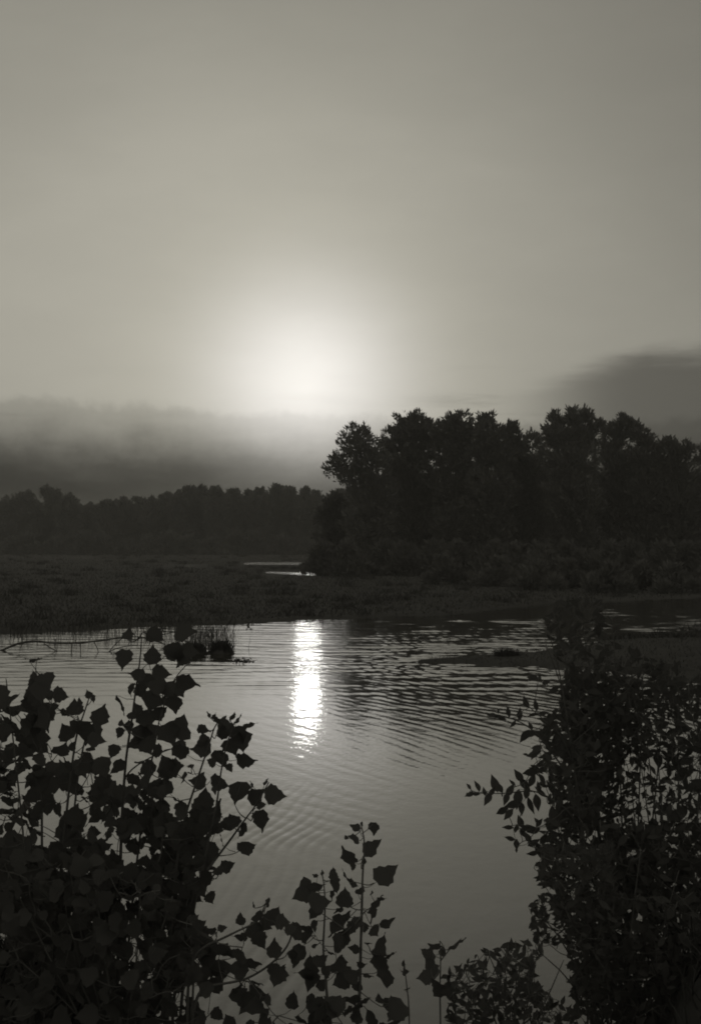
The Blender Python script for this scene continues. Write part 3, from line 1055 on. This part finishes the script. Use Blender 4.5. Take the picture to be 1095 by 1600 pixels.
D_ = Plant('poplar_sapling', 'sapling', 'low sprawling sapling filling the dark corner under the taller stems', GS, 200, 3.1, POP, 1.0, 4)
D_.stem([(150, 1390), (160, 1470), (180, 1600)], .006, .0018, name='stem')
D_.stem([(60, 1420), (110, 1500), (165, 1620)], .005, .0016)
D_.stem([(270, 1400), (240, 1490), (205, 1610)], .005, .0016)
for pts in ([(20, 1380), (80, 1500), (150, 1640)], [(110, 1360), (130, 1480), (170, 1620)], [(220, 1390), (215, 1500), (195, 1620)], [(30, 1500), (110, 1570), (170, 1650)], [(300, 1480), (260, 1550), (215, 1630)]):
    D_.stem(pts, .0045, .0014)
fill(D_, [(-30, 1340), (120, 1330), (250, 1380), (300, 1430), (312, 1470), (290, 1530), (260, 1600), (-40, 1610)], 480, 34, 2.9, 3.6, 9)

E_ = Plant('poplar_sapling', 'sapling', 'sapling with two low arching branches reaching toward the slender upright sapling', GS, 300, 3.05, POP, 1.0, 5)
Z5 = (230, 1330, 4.761)
E_.stem(zl(*Z5, [(905, 345), (860, 440), (820, 530), (700, 580), (560, 650), (400, 720)]) + [(296, 1510), (292, 1590)], .005, .0014)
E_.stem(zl(*Z5, [(1085, 560), (1060, 690), (940, 830), (760, 945), (640, 975), (430, 1005)]) + [(306, 1560), (298, 1610)], .0055, .0018)
E_.stem(zl(*Z5, [(330, 720), (350, 850), (345, 980)]) + [(300, 1590)], .005, .0016, name='stem')
traced(E_, *Z5, [
    (700, 505, 95, 100, .8), (560, 575, 75, 10, .5), (470, 590, 95, 170, .8), (820, 475, 105, 80, .8), (795, 400, 55, 110, .4), (905, 380, 75, 60, .5), (930, 480, 140, 60, .9), (1005, 525, 115, 0, .8), (790, 600, 155, 190, .9), (690, 640, 115, 190, .8),
    (830, 660, 140, -70, .95), (940, 725, 140, 90, .85), (570, 720, 145, 60, .95), (690, 800, 155, -100, .8), (700, 890, 155, -80, .9), (790, 830, 125, 5, .8), (810, 975, 105, 0, .55), (490, 850, 170, 140, .95), (540, 890, 155, -90, .9), (975, 925, 175, -100, .85),
    (340, 900, 150, 70, .9), (420, 930, 150, -60, .9), (880, 550, 120, -30, .9), (630, 760, 120, 180, .8), (1075, 580, 110, 10, .6), (1090, 790, 120, -80, .6), (1000, 870, 90, 70, .6), (380, 600, 130, 20, .8), (300, 660, 150, -40, .9), (450, 790, 130, 60, .9)])
fill(E_, [(270, 1420), (300, 1430), (330, 1470), (350, 1540), (560, 1575), (560, 1610), (200, 1610)], 80, 34, 2.9, 3.3, 12)

# slender upright sapling in the gap: two stems
Fp = Plant('poplar_sapling', 'sapling', 'slender sapling of two upright stems standing alone against open water', GS, 545, 3.1, POP, 1.0, 6)
Z6 = (420, 1270, 4.977)
Fp.stem(zl(*Z6, [(718, 95), (742, 200), (742, 330), (728, 480), (725, 650), (718, 900), (712, 1150), (706, 1420)]) + [(556, 1620)], .0055, .0013, name='stem')
Fp.stem(zl(*Z6, [(415, 480), (432, 580), (438, 720), (430, 900), (420, 1050), (440, 1250), (450, 1420)]) + [(520, 1620)], .005, .0012, name='stem')
traced(Fp, *Z6, [
    (670, 112, 90, 150, .65), (722, 85, 40, 90, .6), (820, 122, 105, -85, .8), (660, 205, 95, 155, .4), (600, 190, 38, 120, .8), (805, 270, 180, 40, .6), (615, 330, 175, 125, .7), (655, 420, 65, -90, .7), (735, 385, 70, -110, .6), (910, 480, 205, 35, .75),
    (600, 495, 120, 135, .35), (655, 555, 85, -30, .4), (710, 600, 85, 60, .8), (590, 660, 160, 90, .95), (540, 750, 85, 200, .7), (815, 710, 175, 60, .5), (800, 790, 120, -125, .5), (875, 665, 75, 10, .7), (920, 855, 135, 20, .8), (820, 915, 95, -60, .9),
    (600, 800, 100, 60, .7), (690, 860, 110, 0, .8), (745, 890, 90, -80, .8), (540, 880, 185, -120, .5), (590, 960, 160, 60, .7), (530, 1010, 155, -120, .6), (850, 1040, 195, 75, .55), (880, 1190, 200, -70, .75), (905, 1290, 180, -95, .8), (940, 1100, 95, 30, .5),
    (720, 1180, 80, 0, .8), (540, 1170, 155, 80, .8), (590, 1270, 155, -70, .8), (560, 1310, 140, 200, .8), (650, 1270, 120, 40, .7), (770, 1260, 85, 0, .7), (660, 1060, 95, 160, .6), (490, 1090, 65, 0, .6), (770, 1010, 60, 10, .5), (640, 900, 110, -110, .7),
    (280, 610, 185, -140, .75), (365, 570, 145, 20, .8), (415, 465, 45, 80, .7), (360, 485, 50, 150, .8), (492, 475, 100, 95, .6), (515, 565, 135, -80, .45), (490, 640, 75, -90, .5), (385, 705, 175, -5, .7), (350, 775, 130, -120, .8), (350, 880, 95, -80, .6), (300, 900, 115, 150, .8),
    (195, 925, 140, 175, .7), (290, 970, 135, -80, .7), (230, 1110, 180, -115, .65), (330, 1180, 170, 100, .8), (400, 1150, 115, 30, .8), (330, 1290, 185, -90, .85), (450, 1230, 105, 60, .8), (355, 1030, 55, 40, .8), (800, 625, 40, 70, .6), (560, 1040, 110, 20, .7),
    (280, 1250, 150, 160, .7), (690, 1330, 120, 120, .8), (420, 1330, 120, 40, .8)])
fill(Fp, [(470, 1555), (620, 1555), (620, 1610), (470, 1610)], 22, 34, 2.95, 3.2, 14)

# small plants at the foot of the gap
Gp = Plant('seedling', 'seedling', 'short single-stemmed seedling between the slender sapling and the fine-leaved shrubs', None, 690, 3.6, POP, 1.0, 7)
Zg = (640, 1240, 2.607)
Gp.stem(zl(*Zg, [(122, 600), (126, 680), (122, 790)]) + [(688, 1600)], .004, .0012, name='stem')
Gp.stem(zl(*Zg, [(210, 590), (170, 625), (126, 680)]), .002, .001, root=False)
traced(Gp, *Zg, [(100, 618, 60, 150, .7), (186, 612, 90, 35, .45), (80, 685, 85, -90, .6), (95, 740, 90, -80, .7), (60, 748, 60, 170, .7), (135, 640, 45, 70, .6), (150, 740, 60, 20, .6), (70, 650, 50, 160, .6), (120, 790, 80, 120, .8), (160, 800, 70, 30, .8)])
Hp = Plant('seedling', 'seedling', 'tiny bare-looking seedling twig beside the slender sapling', None, 640, 3.3, POP, 1.0, 8)
Hp.stem([(631, 1500), (634, 1530), (640, 1580)], .003, .001, name='stem')
for q in ((630, 1505, 10, 100, .6), (634, 1520, 12, 20, .5), (628, 1518, 9, 160, .5), (636, 1545, 11, 30, .5)):
    Hp.leaf(*q)

# fine-leaved shrubs on the right bank
GR = 'fine-leaved shrubs on the near bank'


def shrub(px, d, label, seed):
    return Plant('fine_leaved_shrub', 'shrub', label, GR, px, d, LAN, 0.47, seed)


Z7 = (720, 1050, 4.977)
S1 = shrub(930, 4.6, 'fine-leaved shrub sending pointed leafy twigs out over the open water', 21)
S1.stem(zl(*Z7, [(225, 335), (330, 350), (440, 375), (560, 450), (690, 600), (800, 760)]) + [(905, 1260), (920, 1400), (930, 1600)], .006, .0012)
S1.stem(zl(*Z7, [(490, 230), (560, 300), (680, 400), (800, 520)]) + [(900, 1210), (915, 1330), (925, 1500)], .005, .0012)
S1.stem(zl(*Z7, [(40, 940), (200, 945), (330, 945), (500, 925), (600, 930), (740, 1010), (860, 1100)]) + [(915, 1330), (925, 1460), (932, 1620)], .006, .0012)
S1.stem(zl(*Z7, [(350, 1205), (470, 1180), (600, 1230), (760, 1330)]) + [(900, 1380), (922, 1520)], .005, .001)
S1.stem(zl(*Z7, [(420, 1390), (480, 1300), (620, 1330)]) + [(880, 1360), (915, 1480)], .004, .001)
S1.stem([(856, 985), (872, 1040), (885, 1120), (900, 1220), (915, 1380), (930, 1600)], .007, .0014, name='stem')
traced(S1, *Z7, [
    (240, 335, 80, 180, .45), (310, 355, 80, -15, .45), (370, 310, 95, 100, .38), (455, 330, 105, 90, .42), (405, 405, 75, -120, .45), (290, 305, 45, 90, .4), (280, 345, 70, 200, .45), (505, 245, 105, 120, .38), (585, 260, 95, 95, .4), (560, 330, 80, -160, .4), (640, 320, 85, 0, .45),
    (560, 45, 95, 180, .47), (610, 45, 65, 100, .4), (660, 80, 80, 30, .45), (720, 140, 95, -150, .47), (495, 495, 130, -125, .47), (540, 480, 110, 200, .47), (540, 420, 70, 120, .45), (600, 480, 110, -30, .47), (660, 380, 100, 160, .47), (500, 640, 45, 170, .47), (560, 640, 110, 190, .47),
    (60, 892, 65, 130, .4), (70, 950, 80, 200, .47), (130, 890, 95, 105, .4), (210, 985, 120, -120, .45), (262, 870, 150, 110, .47), (180, 930, 70, 100, .47), (110, 950, 60, -10, .45), (240, 930, 90, 60, .47), (300, 900, 100, 120, .47), (400, 860, 70, 135, .38), (450, 810, 125, 125, .47), (490, 870, 130, -50, .47),
    (320, 1080, 115, -150, .45), (370, 1105, 115, -130, .45), (540, 1030, 135, -70, .3), (590, 1010, 140, -80, .47), (700, 1110, 165, -100, .4), (380, 920, 125, 60, .47), (440, 980, 155, -100, .47), (400, 1030, 135, 200, .47), (350, 980, 110, -110, .47), (470, 1060, 120, -80, .45), (510, 940, 110, 80, .45), (550, 840, 120, 70, .47), (540, 780, 130, 200, .47),
    (370, 1205, 85, 175, .45), (430, 1215, 90, -90, .45), (520, 1210, 120, 10, .47), (570, 1230, 110, 200, .47), (605, 1175, 85, 50, .45), (460, 1165, 115, 110, .47), (385, 1295, 85, 170, .45), (430, 1340, 100, -90, .45), (430, 1385, 45, -90, .47), (560, 1330, 110, 30, .47), (520, 1290, 100, 120, .47), (480, 1250, 90, -60, .47), (600, 1380, 110, -80, .47),
    (590, 1160, 60, 130, .47), (640, 1300, 110, 60, .47), (560, 1410, 100, 190, .45)])
fill(S1, [(832, 1170), (850, 1135), (880, 1090), (930, 1100), (940, 1230), (940, 1330), (860, 1330), (845, 1300), (870, 1260), (835, 1230)], 430, 23, 4.3, 5.2, 31, (.25, .47))

S2 = shrub(985, 4.9, 'fine-leaved shrub with thin top shoots standing before the sandbar', 22)
for pts in ([(862, 950), (875, 1000), (900, 1100), (930, 1260), (960, 1450), (975, 1600)], [(905, 945), (915, 1010), (935, 1120), (960, 1300), (975, 1500)], [(955, 965), (962, 1060), (968, 1200), (975, 1400), (980, 1600)],
            [(1005, 1000), (1002, 1120), (996, 1300), (988, 1560)], [(1040, 1020), (1030, 1180), (1008, 1380), (992, 1600)], [(850, 1000), (880, 1080), (920, 1220), (950, 1400)]):
    S2.stem(pts, .0065, .0013, name='stem')
fill(S2, [(850, 970), (870, 940), (935, 935), (960, 985), (930, 1010), (855, 1015)], 95, 20, 4.6, 5.2, 32, (.2, .47))
fill(S2, [(868, 1010), (940, 1000), (1060, 1040), (1060, 1100), (960, 1110), (880, 1090)], 190, 21, 4.6, 5.3, 33, (.2, .47))
fill(S2, [(880, 1050), (960, 1050), (975, 1150), (960, 1290), (880, 1290)], 640, 22, 4.6, 5.3, 34, (.25, .47))
fill(S2, [(960, 1110), (1000, 1110), (1000, 1180), (970, 1190)], 40, 20, 4.6, 5.3, 35, (.25, .47))

S3 = shrub(1060, 4.7, 'dense fine-leaved shrub with bare lower stalks at the outer side of the thicket', 23)
for pts in ([(1060, 1040), (1058, 1200), (1062, 1400), (1062, 1600)], [(1100, 1060), (1090, 1260), (1075, 1500)], [(1022, 1120), (1036, 1300), (1055, 1560)], [(1000, 1190), (1010, 1260), (1030, 1420), (1056, 1600)], [(985, 1215), (992, 1300), (1020, 1480)]):
    S3.stem(pts, .006, .0013, name='stem')
fill(S3, [(1050, 1060), (1110, 1040), (1130, 1300), (1050, 1300), (1040, 1180)], 320, 22, 4.4, 5.1, 36, (.25, .47))
fill(S3, [(960, 1200), (1050, 1220), (1060, 1300), (960, 1290)], 110, 20, 4.4, 5.1, 37, (.25, .47))
fill(S3, [(940, 1290), (1130, 1290), (1130, 1420), (940, 1420)], 1050, 23, 4.3, 5.2, 38, (.25, .47))

S3.stem([(1000, 1040), (1012, 1180), (1030, 1330), (1052, 1520)], .006, .0013, name='stem')
fill(S3, [(950, 1040), (1060, 1040), (1060, 1210), (985, 1200)], 240, 21, 4.5, 5.1, 52, (.25, .47))
S4 = shrub(960, 4.2, 'dense fine-leaved shrub massed low along the water edge of the thicket', 24)
for pts in ([(850, 1345), (890, 1420), (930, 1540), (945, 1620)], [(835, 1420), (880, 1470), (920, 1560)], [(930, 1320), (945, 1440), (955, 1600)], [(1000, 1330), (985, 1450), (968, 1600)], [(845, 1490), (890, 1530), (935, 1610)], [(1060, 1360), (1020, 1500), (980, 1620)]):
    S4.stem(pts, .006, .0013, name='stem')
fill(S4, [(838, 1325), (900, 1320), (960, 1320), (960, 1560), (900, 1590), (880, 1440), (870, 1390), (845, 1390)], 850, 22, 3.9, 4.7, 39, (.25, .47))
fill(S4, [(828, 1405), (870, 1390), (880, 1450), (870, 1480), (835, 1470)], 80, 20, 3.9, 4.5, 40, (.25, .47))
fill(S4, [(940, 1400), (1130, 1400), (1130, 1610), (920, 1610)], 1250, 24, 3.9, 4.8, 41, (.25, .47))

S5 = shrub(800, 3.9, 'low fine-leaved shrub creeping out at the foot of the thicket', 25)
for pts in ([(700, 1515), (740, 1550), (785, 1600)], [(760, 1485), (780, 1530), (796, 1600)], [(805, 1470), (806, 1540), (804, 1610)], [(840, 1480), (830, 1540), (812, 1620)], [(880, 1500), (850, 1570), (820, 1620)]):
    S5.stem(pts, .005, .0012)
fill(S5, [(700, 1520), (735, 1495), (770, 1478), (815, 1470), (850, 1480), (830, 1520), (860, 1560), (900, 1570), (900, 1610), (700, 1610), (690, 1560)], 420, 20, 3.6, 4.2, 42, (.25, .47))

for pl in (A, B, C_, D_, E_, Fp, Gp, Hp, S1, S2, S3, S4, S5):
    pl.finish()

# ------------------------------------------------------------------ evening haze over the river
bv = [(sx_ * 3000, sy_ * 3000, z_) for z_ in (-3.0, 21.0) for sx_, sy_ in ((-1, -1), (1, -1), (1, 1), (-1, 1))]
bf = [(3, 2, 1, 0), (4, 5, 6, 7), (0, 1, 5, 4), (1, 2, 6, 5), (2, 3, 7, 6), (3, 0, 4, 7)]
hm = bpy.data.materials.new('haze')
hm.use_nodes = True
h_ = NT(hm.node_tree)
h_.n.clear()
pv = h_.new('ShaderNodeVolumePrincipled')
pv.inputs['Color'].default_value = (0.97, 0.96, 0.92, 1)
pv.inputs['Density'].default_value = 0.00088
pv.inputs['Anisotropy'].default_value = 0.35
mo = h_.new('ShaderNodeOutputMaterial')
h_.l.new(pv.outputs[0], mo.inputs['Volume'])
tag(link('haze', mesh_from('haze', bv, bf, hm)), 'thin evening haze over the river', kind='stuff')
